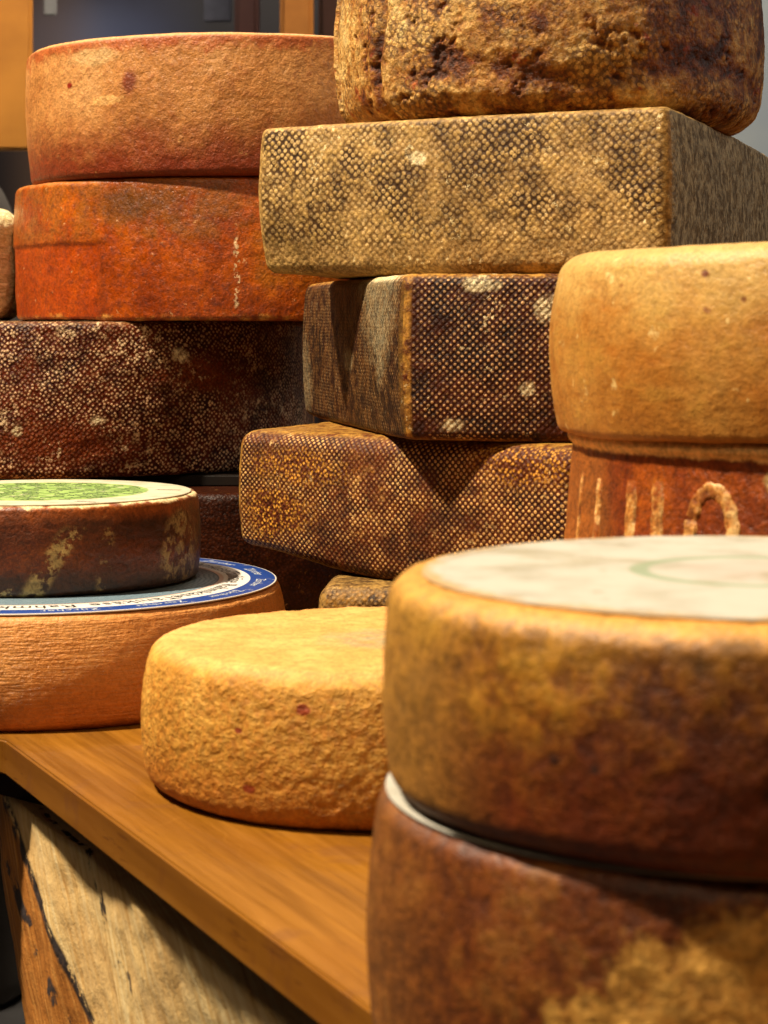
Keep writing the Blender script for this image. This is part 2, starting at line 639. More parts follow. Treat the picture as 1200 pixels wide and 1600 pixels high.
def mat_paper_fg(ring):
    m = Mat("pale_paper_label")
    n = m.noise(30, 4, 0.6)
    c = m.mix(m.step(n, 0.4, 0.7), 'aeaaa0', '9a9588')
    if ring:
        r = m.n('ShaderNodeVectorMath')
        r.operation = 'LENGTH'
        m.l(m.mapv(m.obj, (1, 1, 0)), r.inputs[0])
        r = r.outputs['Value']
        k = m.step(m.m('ABSOLUTE', m.m('SUBTRACT', r, 0.040)), 0.0042, 0.0022)
        c = m.mix(m.m('MULTIPLY', k, 0.75), c, '7f8f76')
        c = m.mix(m.m('MULTIPLY', m.step(r, 0.034, 0.02), 0.5), c, 'aa9c92')
        k = m.step(m.m('ABSOLUTE', m.m('SUBTRACT', r, 0.108)), 0.002, 0.001)
        c = m.mix(m.m('MULTIPLY', m.m('MULTIPLY', k, 0.6), m.step(n, 0.5, 0.6)), c, '8a7050')
    c = m.mix(m.m('MULTIPLY', m.step(m.noise(14, 5, 0.7), 0.52, 0.66), 0.45), c, '8f8468')
    c = m.mix(m.m('MULTIPLY', m.step(m.noise(45, 5, 0.75), 0.60, 0.68), 0.5), c, '7d7058')
    rr = m.n('ShaderNodeVectorMath')
    rr.operation = 'LENGTH'
    m.l(m.mapv(m.obj, (1, 1, 0)), rr.inputs[0])
    ed = m.m('ADD', rr.outputs['Value'], m.m('MULTIPLY', m.m('SUBTRACT', m.noise(40, 5, 0.7), 0.5), 0.035))
    c = m.mix(m.m('MULTIPLY', m.step(ed, 0.107, 0.113), 0.7 if ring else 0.0), c, 'a8844a')
    m.bump(m.noise(60, 3), 0.3, 0.001)
    return m.done(c, 0.6, 0.3)


def mat_green_label():
    m = Mat("green_and_white_paper")
    r = m.n('ShaderNodeVectorMath')
    r.operation = 'LENGTH'
    m.l(m.mapv(m.obj, (1, 1, 0)), r.inputs[0])
    r = r.outputs['Value']
    c = m.mix(m.step(m.noise(60, 4), 0.4, 0.7), 'c2baa4', 'b0a790')
    g = m.mix(m.step(m.noise(90, 3), 0.35, 0.65), '74904a', '9ab468')
    inside = m.step(m.m('ADD', r, m.m('MULTIPLY', m.m('SUBTRACT', m.noise(120, 2), 0.5), 0.003)), 0.0728, 0.0718)
    c = m.mix(m.m('MULTIPLY', inside, m.step(m.noise(55, 5, 0.75), 0.36, 0.46, 0.45, 1.0)), c, g)
    return m.done(c, 0.5, 0.35)


def mat_blue_label():
    m = Mat("blue_ring_paper")
    r = m.n('ShaderNodeVectorMath')
    r.operation = 'LENGTH'
    m.l(m.mapv(m.obj, (1, 1, 0)), r.inputs[0])
    r = r.outputs['Value']
    wav = m.noise(1.0, 3, 0.6, m.mapv(m.obj, (90, 90, 1)))
    w = m.m('SINE', m.m('ADD', m.m('MULTIPLY', r, 1900), m.m('MULTIPLY', wav, 12)))
    c = m.mix(m.step(w, -0.2, 0.8), '8496a0', '566c7c')          # inner wavy grey-blue field
    c = m.mix(m.step(r, 0.1180, 0.1186), c, '30485e')
    c = m.mix(m.step(r, 0.1190, 0.1196), c, 'c9b3a6')
    c = m.mix(m.step(r, 0.1220, 0.1225), c, 'd9d4cc')
    c = m.mix(m.step(r, 0.1395, 0.1400), c, '1b4388')
    c = m.mix(m.step(r, 0.1560, 0.1564), c, 'd8d0c4')
    sc = m.m('MULTIPLY', m.step(m.noise(55, 5, 0.75), 0.60, 0.66), m.step(r, 0.139, 0.141))
    c = m.mix(m.m('MULTIPLY', sc, 0.7), c, 'b9b6b0')
    return m.done(c, 0.38, 0.4)


def mat_net(name, dot, gap, gap2, edgecol, spacing, patches=(), rand=0.18, gaplo=0.42, gaphi=0.60, lo=0.20, hi=0.44,
            rough=0.55, patchcol='b98d42', edge_amt=0.85, grey=None, rot=45, specks='d8c6a0', speck_amt=0.60, bmp=0.0011,
            moldspots=(), warp=0.0012, fadelo=0.35, vary=0.2, zfade=0.0, blur=0.0, dot2=None):
    """cloth-marked rind: pale raised dots standing out of dark dimples"""
    m = Mat(name)
    dots, d = m.net(spacing, rand, rot, warp, lo, hi)
    n1 = m.noise(26, 6, 0.70)
    n2 = m.noise(120, 5, 0.7)
    dots = m.step(m.m('ADD', d, m.m('MULTIPLY', m.m('SUBTRACT', m.noise(210, 3, 0.6), 0.5), vary)), hi, lo)
    n3 = m.noise(420, 3, 0.6)
    gapc = m.mix(m.step(n1, 0.38, 0.62), gap, gap2)
    gapc = m.mix(m.step(n2, 0.45, 0.7, 0, 0.5), gapc, gap2)
    dc = m.mix(m.step(n2, 0.35, 0.65), dot, dot2 or dot)
    # where the cloth mark is worn away the dots' colour takes over or fades
    worn = m.step(m.m('ADD', m.m('MULTIPLY', n1, 0.6), m.m('MULTIPLY', n2, 0.4)), gaplo, gaphi)
    dd = m.m('MULTIPLY', dots, m.step(n3, 0.30, 0.52, 0.35, 1.0))
    fade = m.m('ADD', m.m('MULTIPLY', m.noise(17, 3, 0.6), 0.55), m.m('MULTIPLY', m.noise(60, 4, 0.65), 0.45))
    if zfade:
        zw = m.m('ADD', m.z, m.m('MULTIPLY', m.m('SUBTRACT', n1, 0.5), 0.05))
        dd = m.m('MULTIPLY', dd, m.step(zw, zfade * 0.6, zfade, 0.25, 1.0))
        gapc = m.mix(m.step(zw, zfade, zfade * 0.6, 0, 0.75), gapc, m.mix(m.step(n3, 0.35, 0.6), patchcol, gap2))
    c = m.mix(m.m('MULTIPLY', dd, m.step(fade, 0.42, 0.55, fadelo, 1.0)), gapc, dc)
    c = m.mix(m.m('MULTIPLY', worn, 0.65), c, m.mix(m.step(n3, 0.35, 0.65), patchcol, dc))
    for p, r in patches:
        k = m.spot(p, r, 0.28, 60, 0.5)
        pc = m.mix(m.step(m.vor(420, 1.0), 0.2, 0.6), patchcol, gap2)
        c = m.mix(m.m('MULTIPLY', k, 0.9), c, pc)
    e = m.m('MULTIPLY', m.step(m.m('ADD', m.edge, m.m('MULTIPLY', m.m('SUBTRACT', n2, 0.5), 0.9)), 0.35, 0.75), edge_amt)
    c = m.mix(e, c, m.mix(m.step(n2, 0.4, 0.65), edgecol, gap2))
    sp = m.m('MULTIPLY', m.step(m.noise(150, 5, 0.75), speck_amt, speck_amt + 0.04), m.step(m.noise(30, 2), 0.45, 0.6))
    c = m.mix(m.m('MULTIPLY', sp, 0.8), c, specks)
    for p, r in moldspots:
        k = m.spot(p, tuple(q * 1.25 for q in r), 0.45, 130, 0.45)
        k = m.m('MULTIPLY', k, m.step(m.noise(330, 4, 0.75), 0.42, 0.54, 0.25, 1.0))
        c = m.mix(m.m('MULTIPLY', k, 0.9), c, 'd6c8a4')
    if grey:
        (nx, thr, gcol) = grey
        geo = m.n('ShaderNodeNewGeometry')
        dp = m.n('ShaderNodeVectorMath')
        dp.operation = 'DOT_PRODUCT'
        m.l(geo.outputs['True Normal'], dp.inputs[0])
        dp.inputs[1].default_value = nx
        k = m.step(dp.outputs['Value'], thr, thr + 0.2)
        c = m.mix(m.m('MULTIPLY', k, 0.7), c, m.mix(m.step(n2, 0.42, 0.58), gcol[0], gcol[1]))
    m.bump(m.m('SUBTRACT', 1.0, d), m.step(m.edge, 0.3, 0.8, 0.9, 0.15), bmp)
    m.bump(n2, 0.6, 0.0016)
    m.bump(n3, 0.35, 0.0008)
    return m.done(c, rough, 0.18, grain=0.34, gamma=1.23)


def mat_wheel1():
    m = Mat("salmon_rind")
    n1 = m.noise(11, 5, 0.6)
    n2 = m.noise(150, 4, 0.7)
    n3 = m.noise(46, 5, 0.65)
    c = m.ramp(n1, [(0.3, 'a9743f'), (0.5, 'bd8a52'), (0.7, 'c99c68')])
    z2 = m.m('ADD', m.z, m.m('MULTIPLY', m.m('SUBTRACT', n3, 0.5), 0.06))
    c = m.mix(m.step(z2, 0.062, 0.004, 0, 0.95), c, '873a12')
    c = m.mix(m.m('MULTIPLY', m.step(z2, 0.100, 0.112), 0.7), c, 'a5501c')
    c = m.mix(m.m('MULTIPLY', m.step(n2, 0.5, 0.7), 0.35), c, '93502a')
    c = m.mix(m.spot((-0.117, -0.16, 0.101), (0.022, 0.04, 0.007), 0.35, 70, 0.3), c, 'c4a070')
    c = m.mix(m.spot((-0.103, -0.17, 0.064), (0.014, 0.04, 0.004), 0.55, 130, 0.15), c, 'cfa46c')
    c = m.mix(m.spot((-0.083, -0.18, 0.078), (0.006, 0.04, 0.010), 0.35, 110, 0.5), c, '8a4d2c')
    c = m.mix(m.spot((-0.138, -0.147, 0.079), (0.0025, 0.02, 0.0025), 0.2, 200, 0.3), c, '93300f')
    c = m.mix(m.m('MULTIPLY', m.step(m.noise(90, 5, 0.75), 0.64, 0.68), 0.8), c, 'c59a66')
    c = m.mix(m.step(m.z, 0.1135, 0.1160), c, 'd0a06a')
    m.bump(n2, 0.8, 0.002)
    m.bump(n3, 0.6, 0.003)
    return m.done(c, 0.5, 0.35, grain=0.2, gamma=1.28)


def mat_wheel2():
    m = Mat("orange_smeared_rind")
    n1 = m.noise(13, 5, 0.6)
    n2 = m.noise(170, 4, 0.7)
    n3 = m.noise(40, 5, 0.65)
    c = m.ramp(n1, [(0.30, '7e3a0a'), (0.46, 'a2540c'), (0.58, 'b86810'), (0.72, 'b87a24')])
    up = m.m('MULTIPLY', m.step(m.z, 0.060, 0.075), m.step(n3, 0.35, 0.6))
    c = m.mix(m.m('MULTIPLY', up, 0.7), c, '9a6a34')
    c = m.mix(m.m('MULTIPLY', m.relief, 0.45), c, 'b8560a')
    c = m.mix(m.spot((-0.085, -0.2, 0.098), (0.032, 0.06, 0.014), 0.35, 50, 0.9), c, '7c5226')
    c = m.mix(m.m('MULTIPLY', m.step(n2, 0.52, 0.7), 0.45), c, '6f320a')
    z2 = m.m('ADD', m.z, m.m('MULTIPLY', m.m('SUBTRACT', n3, 0.5), 0.02))
    c = m.mix(m.m('MULTIPLY', m.step(z2, 0.006, 0.001), m.step(m.noise(70, 4), 0.4, 0.6)), c, 'c89a58')
    c = m.mix(m.step(z2, 0.115, 0.1185, 0, 0.8), c, 'bd8040')
    c = m.mix(m.m('MULTIPLY', m.step(m.noise(110, 5, 0.75), 0.65, 0.68), 0.85), c, 'd0a880')
    c = m.mix(m.m('MULTIPLY', m.spot((0.004, -0.21, 0.040), (0.0028, 0.03, 0.034), 0.3, 90), m.step(m.noise(200, 4, 0.7), 0.5, 0.56)), c, 'd9bf9c')
    m.bump(n2, 0.6, 0.0016)
    m.bump(n3, 0.4, 0.002)
    return m.done(c, m.step(n2, 0.3, 0.7, 0.26, 0.5), 0.5, grain=0.3, gamma=1.35)


def mat_golden():
    m = Mat("golden_rind")
    n1 = m.noise(12, 5, 0.6)
    st = m.noise(1.0, 5, 0.65, m.mapv(m.obj, (30, 30, 62)), 0.2)
    f = m.m('ADD', m.m('MULTIPLY', n1, 0.65), m.m('MULTIPLY', st, 0.35))
    c = m.ramp(f, [(0.33, '93591f'), (0.45, 'a6722e'), (0.56, 'b38644'), (0.70, 'ba9650')])
    z2 = m.m('ADD', m.z, m.m('MULTIPLY', m.m('SUBTRACT', st, 0.5), 0.05))
    c = m.mix(m.step(z2, 0.052, 0.085, 0, 0.8), c, 'c2a468')
    c = m.mix(m.m('MULTIPLY', m.step(st, 0.56, 0.68), m.step(m.x, -0.12, 0.02, 0.2, 0.75)), c, '9c7c26')
    c = m.mix(m.m('MULTIPLY', m.step(z2, 0.020, 0.002), 0.6), c, 'ac7a38')
    c = m.mix(m.step(m.noise(60, 5, 0.7), 0.62, 0.68, 0, 0.8), c, 'd6bb84')
    for p, r in (((-0.1, -0.118, 0.078), 0.0020), ((-0.1, -0.118, 0.061), 0.0022), ((-0.134, -0.075, 0.062), 0.0018),
                 ((-0.065, -0.14, 0.040), 0.0022), ((-0.124, -0.092, 0.068), 0.0016), ((-0.138, -0.07, 0.047), 0.0016), ((-0.128, -0.09, 0.030), 0.0015), ((-0.11, -0.11, 0.050), 0.0014), ((-0.085, -0.13, 0.066), 0.0016),
                 ((-0.134, -0.08, 0.074), 0.0014), ((-0.118, -0.10, 0.016), 0.0016)):
        c = m.mix(m.spot(p, (r, r * 4, r), 0.3, 220, 0.4), c, '7a4314')
    m.bump(st, 0.4, 0.002)
    m.bump(m.noise(120, 4, 0.65), 0.4, 0.0016)
    return m.done(c, 0.5, 0.35, grain=0.18, gamma=1.25)


def mat_lettered():
    m = Mat("rust_lettered_rind")
    n1 = m.noise(24, 5, 0.62)
    n2 = m.noise(150, 4, 0.7)
    st = m.noise(1.0, 4, 0.6, m.mapv(m.obj, (90, 90, 12)))
    c = m.ramp(n1, [(0.32, '64300c'), (0.48, '8a480f'), (0.6, 'a05c16'), (0.74, 'b0762c')])
    c = m.mix(m.step(st, 0.5, 0.68, 0, 0.45), c, '6a2c0a')
    c = m.mix(m.m('MULTIPLY', m.step(m.x, -0.134, -0.146), 0.55), c, 'a5743c')
    z2 = m.m('ADD', m.z, m.m('MULTIPLY', m.m('SUBTRACT', n2, 0.5), 0.006))
    c = m.mix(m.step(z2, 0.0725, 0.0745), c, 'dbb47c')
    c = m.mix(m.spot((-0.070, -0.13, 0.065), (0.006, 0.03, 0.005), 0.4, 110, 0.3), c, 'b59a6c')
    m.bump(n2, 0.6, 0.002)
    return m.done(c, 0.45, 0.4, grain=0.35, gamma=1.33)


def mat_letter():
    m = Mat("raised_letter_rind")
    n2 = m.noise(90, 5, 0.7)
    c = m.ramp(n2, [(0.38, '865020'), (0.5, 'b88444'), (0.62, 'dcb880')])
    c = m.mix(m.step(m.noise(70, 5, 0.72), 0.50, 0.60, 0, 0.85), c, '8a480f')
    m.bump(n2, 0.7, 0.002)
    return m.done(c, 0.5, 0.4, grain=0.35, gamma=1.23)


def mat_crusty():
    m = Mat("crusty_golden_rind")
    dots, d = m.net(0.0042, 0.7, 45, 0.005, 0.15, 0.50)
    n1 = m.noise(20, 6, 0.65)
    n2 = m.noise(85, 6, 0.72)
    n3 = m.noise(300, 3, 0.6)
    f = m.m('ADD', m.m('MULTIPLY', n1, 0.6), m.m('MULTIPLY', n2, 0.4))
    f = m.m('ADD', m.m('MULTIPLY', m.m('SUBTRACT', f, 0.5), 1.7), 0.5)
    f = m.m('ADD', f, m.m('MULTIPLY', m.m('SUBTRACT', m.relief, 0.0), 0.55))
    # the right-hand side is browner, the left-hand side paler
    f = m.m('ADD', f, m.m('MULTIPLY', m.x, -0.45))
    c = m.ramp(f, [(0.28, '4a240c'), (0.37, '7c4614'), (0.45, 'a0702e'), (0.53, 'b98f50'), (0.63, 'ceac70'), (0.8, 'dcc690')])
    net = m.m('MULTIPLY', m.step(dots, 0.5, 0.0), m.step(m.noise(26, 3), 0.42, 0.58, 0.0, 0.75))
    c = m.mix(m.m('MULTIPLY', net, m.step(n3, 0.3, 0.6, 0.4, 1.0)), c, '5a3412')
    c = m.mix(m.m('MULTIPLY', m.step(m.noise(34, 4, 0.7), 0.60, 0.68), 0.7), c, '9a3f0a')
    m.bump(m.m('SUBTRACT', 1.0, d), 0.5, 0.0009)
    m.bump(n2, 0.9, 0.0045)
    m.bump(n3, 0.5, 0.0012)
    return m.done(c, 0.55, 0.3, grain=0.35, gamma=1.25)


def mat_pale():
    m = Mat("pale_straw_rind")
    st = m.noise(1.0, 5, 0.7, m.mapv(m.obj, (60, 60, 260)), 1.5)
    c = m.ramp(st, [(0.35, 'ae9a66'), (0.5, 'd6c694'), (0.65, 'eee0b8')])
    m.bump(st, 0.9, 0.003)
    return m.done(c, 0.7, 0.2, grain=0.2, gamma=1.00)


# ------------------------------------------------------------------ setting: floor, back wall
M_floor = mat_simple("dark_stone_floor", '4a4744', '5c5955', 3, 0.6, 0.3, 0.002, 30)
struct(box_mesh('floor', (-6, -2, -0.80), (6, 7.2, -0.75), M_floor))
def mat_wall():
    m = Mat("dark_blue_grey_wall")
    c = m.mix(m.step(m.noise(1.3, 3), 0.35, 0.65), '17171f', '2b2629')
    c = m.mix(m.m('MULTIPLY', m.spot((-0.90, 6.0, 1.02), (0.16, 1, 0.13), 0.1, 3, 0.9), 0.9), c, '6f7794')
    c = m.mix(m.m('MULTIPLY', m.spot((-0.72, 6.0, 0.98), (0.14, 1, 0.2), 0.1, 3, 0.9), 0.6), c, '4a5578')
    c = m.mix(m.m('MULTIPLY', m.spot((-0.98, 6.0, 0.72), (0.10, 1, 0.6), 0.1, 3, 0.9), 0.7), c, '6a5648')
    return m.done(c, 0.5, 0.3)


M_wall = mat_wall()
struct(box_mesh('wall', (-6, 6.0, -0.75), (6, 6.1, 3.6), M_wall))

# ------------------------------------------------------------------ table
TOP = [(-1.15, 1.92), (-0.60, 1.51), (-0.2166, 1.17), (0.215, 0.238), (0.95, 0.238), (0.95, 2.7), (-1.15, 2.7)]


def slab(name, pts, z0, z1, mat, bev, parent=None, loc=(0, 0, 0)):
    import bmesh
    bm = bmesh.new()
    vs = [bm.verts.new((x, y, z0)) for x, y in pts]
    f = bm.faces.new(vs)
    r = bmesh.ops.extrude_face_region(bm, geom=[f])
    for v in r['geom']:
        if isinstance(v, bmesh.types.BMVert):
            v.co.z = z1
    bmesh.ops.recalc_face_normals(bm, faces=bm.faces[:])
    bmesh.ops.bevel(bm, geom=bm.edges[:], offset=bev, segments=3, affect='EDGES')
    me = bpy.data.meshes.new(name)
    bm.to_mesh(me)
    bm.free()
    me.materials.append(mat)
    o = bpy.data.objects.new(name, me)
    COL.objects.link(o)
    o.location = loc
    if parent:
        o.parent = parent
    return o


M_wood = mat_wood_top()
table = empty('table', (0, 0, 0))
slab('table_top', TOP, -0.020, 0.0, M_wood, 0.0012, table)
M_underside_shade = mat_simple("dark_underside_shade", '1e0e06', '34190b', 14, 0.6, 0.2, 0.002, 40)
# dark slab added as the shade under the board, set back from its edge
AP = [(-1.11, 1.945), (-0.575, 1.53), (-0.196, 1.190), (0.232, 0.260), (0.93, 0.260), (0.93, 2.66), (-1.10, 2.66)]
slab('underside_shade', AP, -0.0430, -0.0203, M_underside_shade, 0.0015, table)
tag(table, 'orange brown wooden board with a slanting front edge carrying all the cheeses', 'table')


def mat_log():
    m = Mat("peeled_log_wood")
    # slanted axis following the grain
    g = m.mapv(m.uv, (170, 16, 1), (0, 0, R_(-38)))
    grain = m.noise(1.0, 5, 0.65, g, 0.3)
    n1 = m.noise(9, 4, 0.6)
    n2 = m.noise(60, 5, 0.7)
    pale = m.ramp(grain, [(0.3, 'c2965a'), (0.45, 'e8c68a'), (0.6, 'f4dcaa')])
    orange = m.ramp(grain, [(0.3, '8f5a26'), (0.5, 'b67a3a'), (0.65, 'cc9654')])
    tan_ = m.ramp(n2, [(0.3, 'bd8c50'), (0.6, 'e0b87c')])
    su = m.n('ShaderNodeSeparateXYZ')
    m.l(m.uv, su.inputs[0])
    # slant coordinates: metres round the trunk, drifting with height
    def slanted(k, wob):
        u = m.m('ADD', su.outputs[0], m.m('MULTIPLY', m.m('ADD', su.outputs[1], 0.08), k))
        return m.m('ADD', u, m.m('MULTIPLY', m.m('SUBTRACT', m.noise(16, 4, 0.6), 0.5), wob))
    u1 = slanted(1.05, 0.02)
    u2 = slanted(0.45, 0.085)

    def band(u, a, b, soft=0.004):
        return m.m('MULTIPLY', m.step(u, a - soft, a + soft), m.step(u, b + soft, b - soft))
    A = 0.024
    c = m.mix(m.m('MULTIPLY', m.step(n1, 0.42, 0.62), 0.6), pale, tan_)
    c = m.mix(m.m('MULTIPLY', band(u2, A + 0.103, A + 0.150), m.step(m.noise(16, 4), 0.44, 0.56, 0, 0.8)), c, orange)
    bark = m.ramp(n2, [(0.35, '1c1412'), (0.6, '4a4040')])
    c = m.mix(m.m('MULTIPLY', band(u2, A + 0.124, A + 0.160), m.step(m.noise(36, 5, 0.7), 0.50, 0.55)), c, bark)
    c = m.mix(m.step(u1, A - 0.004, A - 0.010), c, orange)
    rag = m.step(m.noise(55, 5, 0.75), 0.40, 0.50)
    c = m.mix(m.m('MULTIPLY', band(u1, A - 0.016, A + 0.003), rag), c, bark)
    c = m.mix(m.m('MULTIPLY', band(u1, A - 0.085, A - 0.055), m.step(m.noise(30, 5, 0.7), 0.52, 0.58)), c, bark)
    m.bump(grain, 0.5, 0.002)
    m.bump(n2, 0.5, 0.003)
    return m.done(c, 0.6, 0.3)




def build_log():
    pts = [(-0.272, 1.34), (-0.240, 1.222), (0.016, 0.706), (0.20, 0.69), (0.42, 0.80), (0.48, 1.12), (0.32, 1.42), (0.0, 1.45)]
    c0 = np.array([0.14, 1.07])
    X, N, cr = poly_outline([(p[0] - c0[0], p[1] - c0[1]) for p in pts], 0.02, 420, 0.006)
    rows, uvs = [], []
    L = np.concatenate([[0], np.cumsum(np.linalg.norm(np.diff(X, axis=0), axis=1))])
    # distance measured from the left silhouette corner
    i0 = int(np.argmin(np.linalg.norm(X - (np.array([-0.250, 1.22]) - c0), axis=1)))
    L = (L - L[i0])
    H = 0.7065
    nz = 150
    for j in range(nz + 1):
        t = j / nz            # 0 bottom, 1 top
        z = -0.75 + H * t
        dt = -0.0435 - z
        sc = 1 - 0.05 - 0.27 * min(1, dt / 0.35) ** 1.0 + 0.18 * max(0, (dt - 0.45) / 0.28) ** 2
        a = R_(10) * dt / 0.3
        Rm = np.array([[math.cos(a), -math.sin(a)], [math.sin(a), math.cos(a)]])
        P = (X * sc) @ Rm.T + np.array([0.02 * dt, 0])
        rows.append(np.column_stack([P, np.full(len(X), z)]))
        uvs.append(np.column_stack([L, np.full(len(X), z), np.zeros(len(X))]))
    V = np.vstack(rows)
    nn = np.tile(N, (nz + 1, 1))
    q = np.column_stack([V[:, 0] , V[:, 1], V[:, 2] * 0.3])
    d = 0.015 * fbm(q, 7, 3, 2) + 0.0015 * fbm(V, 60, 3, 5)
    d = d.reshape(nz + 1, -1)
    d[:, -1] = d[:, 0]
    V[:, :2] += nn * d.reshape(-1)[:, None]
    n = len(X)
    idx = np.arange((nz + 1) * n).reshape(nz + 1, n)
    F = np.column_stack([idx[:-1, :-1].ravel(), idx[:-1, 1:].ravel(), idx[1:, 1:].ravel(), idx[1:, :-1].ravel()]).tolist()
    F.append(idx[0, :-1][::-1].tolist())
    F.append(idx[-1, :-1].tolist())
    o = link_mesh('tree_stump', V, F, mat_log(), None, (c0[0], c0[1], 0), attrs={'ruv': np.vstack(uvs)})
    return tag(o, 'pale peeled tree stump with dark bark streaks standing under the wooden board', 'stump')


build_log()

# ------------------------------------------------------------------ cheeses on the front of the board
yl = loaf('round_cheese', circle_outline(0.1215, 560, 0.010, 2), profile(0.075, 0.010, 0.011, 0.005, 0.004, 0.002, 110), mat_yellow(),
          (-0.002, 1.071, 0.0), lumpy(0.0008, 150, 4, 1, 0.0012, 14, 0.25))
tag(yl, 'yellow cheese wheel with a pitted side and faint grey stamp, lying alone on the board', 'cheese')

peach = empty('round_cheese', (-0.228, 1.347, 0.0))
tag(peach, 'large peach orange cheese wheel with a blue ringed paper label under the dark brown wheel', 'cheese')
loaf('rind', circle_outline(0.1605, 520, 0.004, 5), profile(0.068, 0.005, 0.007, 0.005, 0.002, 0.001, 90), mat_peach(),
     (0, 0, 0), lumpy(0.0003, 120, 3, 4, 0.0006, 12, 0.0), peach)
lab = loaf('label', circle_outline(0.1572, 200), profile(0.0010, 0.0003, 0.0003, 0, m=6), mat_blue_label(), (0, 0, 0.0681), None, peach)


def bent_text(name, words, radius, size, mat, parent, z, tracking=1.0):
    """words = [(string, start angle in degrees)], printed round a ring with the tops outward; each word one object"""
    shapes = {}
    for w, a0 in words:
        if w not in shapes:
            cu = bpy.data.curves.new('t', 'FONT')
            cu.body = w
            cu.size = size
            cu.space_character = tracking
            cu.resolution_u = 3
            ob = bpy.data.objects.new('t', cu)
            COL.objects.link(ob)
            dg = bpy.context.evaluated_depsgraph_get()
            me = bpy.data.meshes.new_from_object(ob.evaluated_get(dg))
            for v in me.vertices:
                th = -v.co.x / radius
                rr = radius + v.co.y
                v.co = (rr * math.cos(th), rr * math.sin(th), 0.0)
            me.materials.clear()
            me.materials.append(mat)
            bpy.data.objects.remove(ob)
            bpy.data.curves.remove(cu)
            shapes[w] = me
        o = bpy.data.objects.new(name, shapes[w])
        COL.objects.link(o)
        o.parent = parent
        o.location = (0, 0, z)
        o.rotation_euler = (0, 0, R_(a0))


M_ink = mat_simple("black_ink", '14110f', '1e1a18', 40, 0.5, 0.3)
M_white_ink = mat_simple("white_ink", 'c9ccd0', 'b9bec6', 40, 0.5, 0.3)
M_navy_ink = mat_simple("navy_ink", '0d2030', '16344a', 40, 0.5, 0.3)
words = []
wcyc = ['Rahmkäse', 'Tänikäse']
for i in range(12):
    words.append((wcyc[i % 2], -70 - i * 30))
bent_text('printed_word', words, 0.1253, 0.0158, M_ink, lab, 0.00115, 1.05)
words = []
for i in range(16):
    words.append(('Zürcher', -66 - i * 360 / 16))
bent_text('printed_word', words, 0.1440, 0.0095, M_white_ink, lab, 0.00115, 1.1)

brown = empty('round_cheese', (-0.229, 1.360, 0.0697))
tag(brown, 'dark brown cheese wheel with a green and white paper label, standing on the peach wheel', 'cheese')
loaf('rind', circle_outline(0.1045, 480, 0.004, 9), profile(0.0556, 0.003, 0.004, 0.0025, 0.0, 0.0, 80), mat_brown_side(),
     (0, 0, 0), lumpy(0.0006, 70, 4, 7, 0.0008, 16, 0.0), brown)
glab = loaf('label', circle_outline(0.1005, 200, 0.002, 3), profile(0.0010, 0.0003, 0.0003, 0, m=6), mat_green_label(), (0, 0, 0.0557), None, brown)


def scrawl(parent, z):
    """loose dark handwriting printed over the green field, as thin flat strokes"""
    V, F = [], []
    rng = random.Random(5)
    for row in range(-6, 7):
        y = row * 0.0105
        xm = math.sqrt(max(0.0, 0.069 ** 2 - y * y))
        x = -xm
        while x < xm - 0.004:
            wl = rng.uniform(0.006, 0.018)
            k = max(6, int(wl / 0.0008))
            ph = rng.uniform(0, 6)
            pr = None
            for i in range(k + 1):
                t = i / k
                px = x + wl * t + 0.0011 * math.cos(t * wl * 1900 + ph)
                py = y + 0.0028 * math.sin(t * wl * 1500 + ph) * (0.6 + 0.4 * math.sin(t * 9 + ph))
                if px * px + py * py > 0.0705 ** 2:
                    pr = None
                    continue
                b = len(V)
                hw = 0.0009
                V += [(px, py - hw, 0), (px + 0.0003, py + hw, 0)]
                if pr is not None:
                    F.append([pr, b, b + 1, pr + 1])
                pr = b
            x += wl + rng.uniform(0.002, 0.012)
    # two short printed lines on the white margin
    for (x0, y0, x1, y1) in ((0.076, 0.010, 0.093, 0.006), (0.035, -0.078, 0.050, -0.086)):
        for s in (0, 0.003):
            b = len(V)
            d = Vector((x1 - x0, y1 - y0)).normalized()
            nx, ny = -d.y * 0.0004, d.x * 0.0004
            ox, oy = -d.y * s, d.x * s
            V += [(x0 + nx + ox, y0 + ny + oy, 0), (x0 - nx + ox, y0 - ny + oy, 0), (x1 - nx + ox, y1 - ny + oy, 0), (x1 + nx + ox, y1 + ny + oy, 0)]
            F.append([b, b + 1, b + 2, b + 3])
    return link_mesh('handwriting', V, F, M_navy_ink, parent, (0, 0, z), smooth=False)


scrawl(glab, 0.00115)

# foreground pair on the right
fl = empty('round_cheese', (0.1185, 0.6955, 0.0))
tag(fl, 'rust brown cheese wheel with pale rind patch, bottom wheel of the blurred front pair', 'cheese')
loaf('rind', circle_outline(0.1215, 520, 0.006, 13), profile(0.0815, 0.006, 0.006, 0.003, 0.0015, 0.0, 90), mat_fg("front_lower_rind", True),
     (0, 0, 0), lumpy(0.0007, 60, 3, 12, 0.0010, 12, 0.0), fl)
loaf('label', circle_outline(0.1180, 200), profile(0.0010, 0.0003, 0.0003, 0, m=6), mat_paper_fg(False), (0, 0, 0.0816), None, fl)
fu = empty('round_cheese', (0.126, 0.690, 0.0830))
tag(fu, 'ochre brown cheese wheel with a big whitish paper label, top of the blurred front pair', 'cheese')
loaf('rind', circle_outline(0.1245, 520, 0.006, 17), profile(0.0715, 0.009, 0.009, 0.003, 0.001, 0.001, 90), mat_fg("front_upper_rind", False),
     (0, 0, 0), lumpy(0.0007, 60, 3, 15, 0.0010, 12, 0.0), fu)
loaf('label', circle_outline(0.1130, 300, 0.010, 8), profile(0.0009, 0.0003, 0.0003, 0, m=6), mat_paper_fg(True), (0, 0, 0.0716), None, fu)

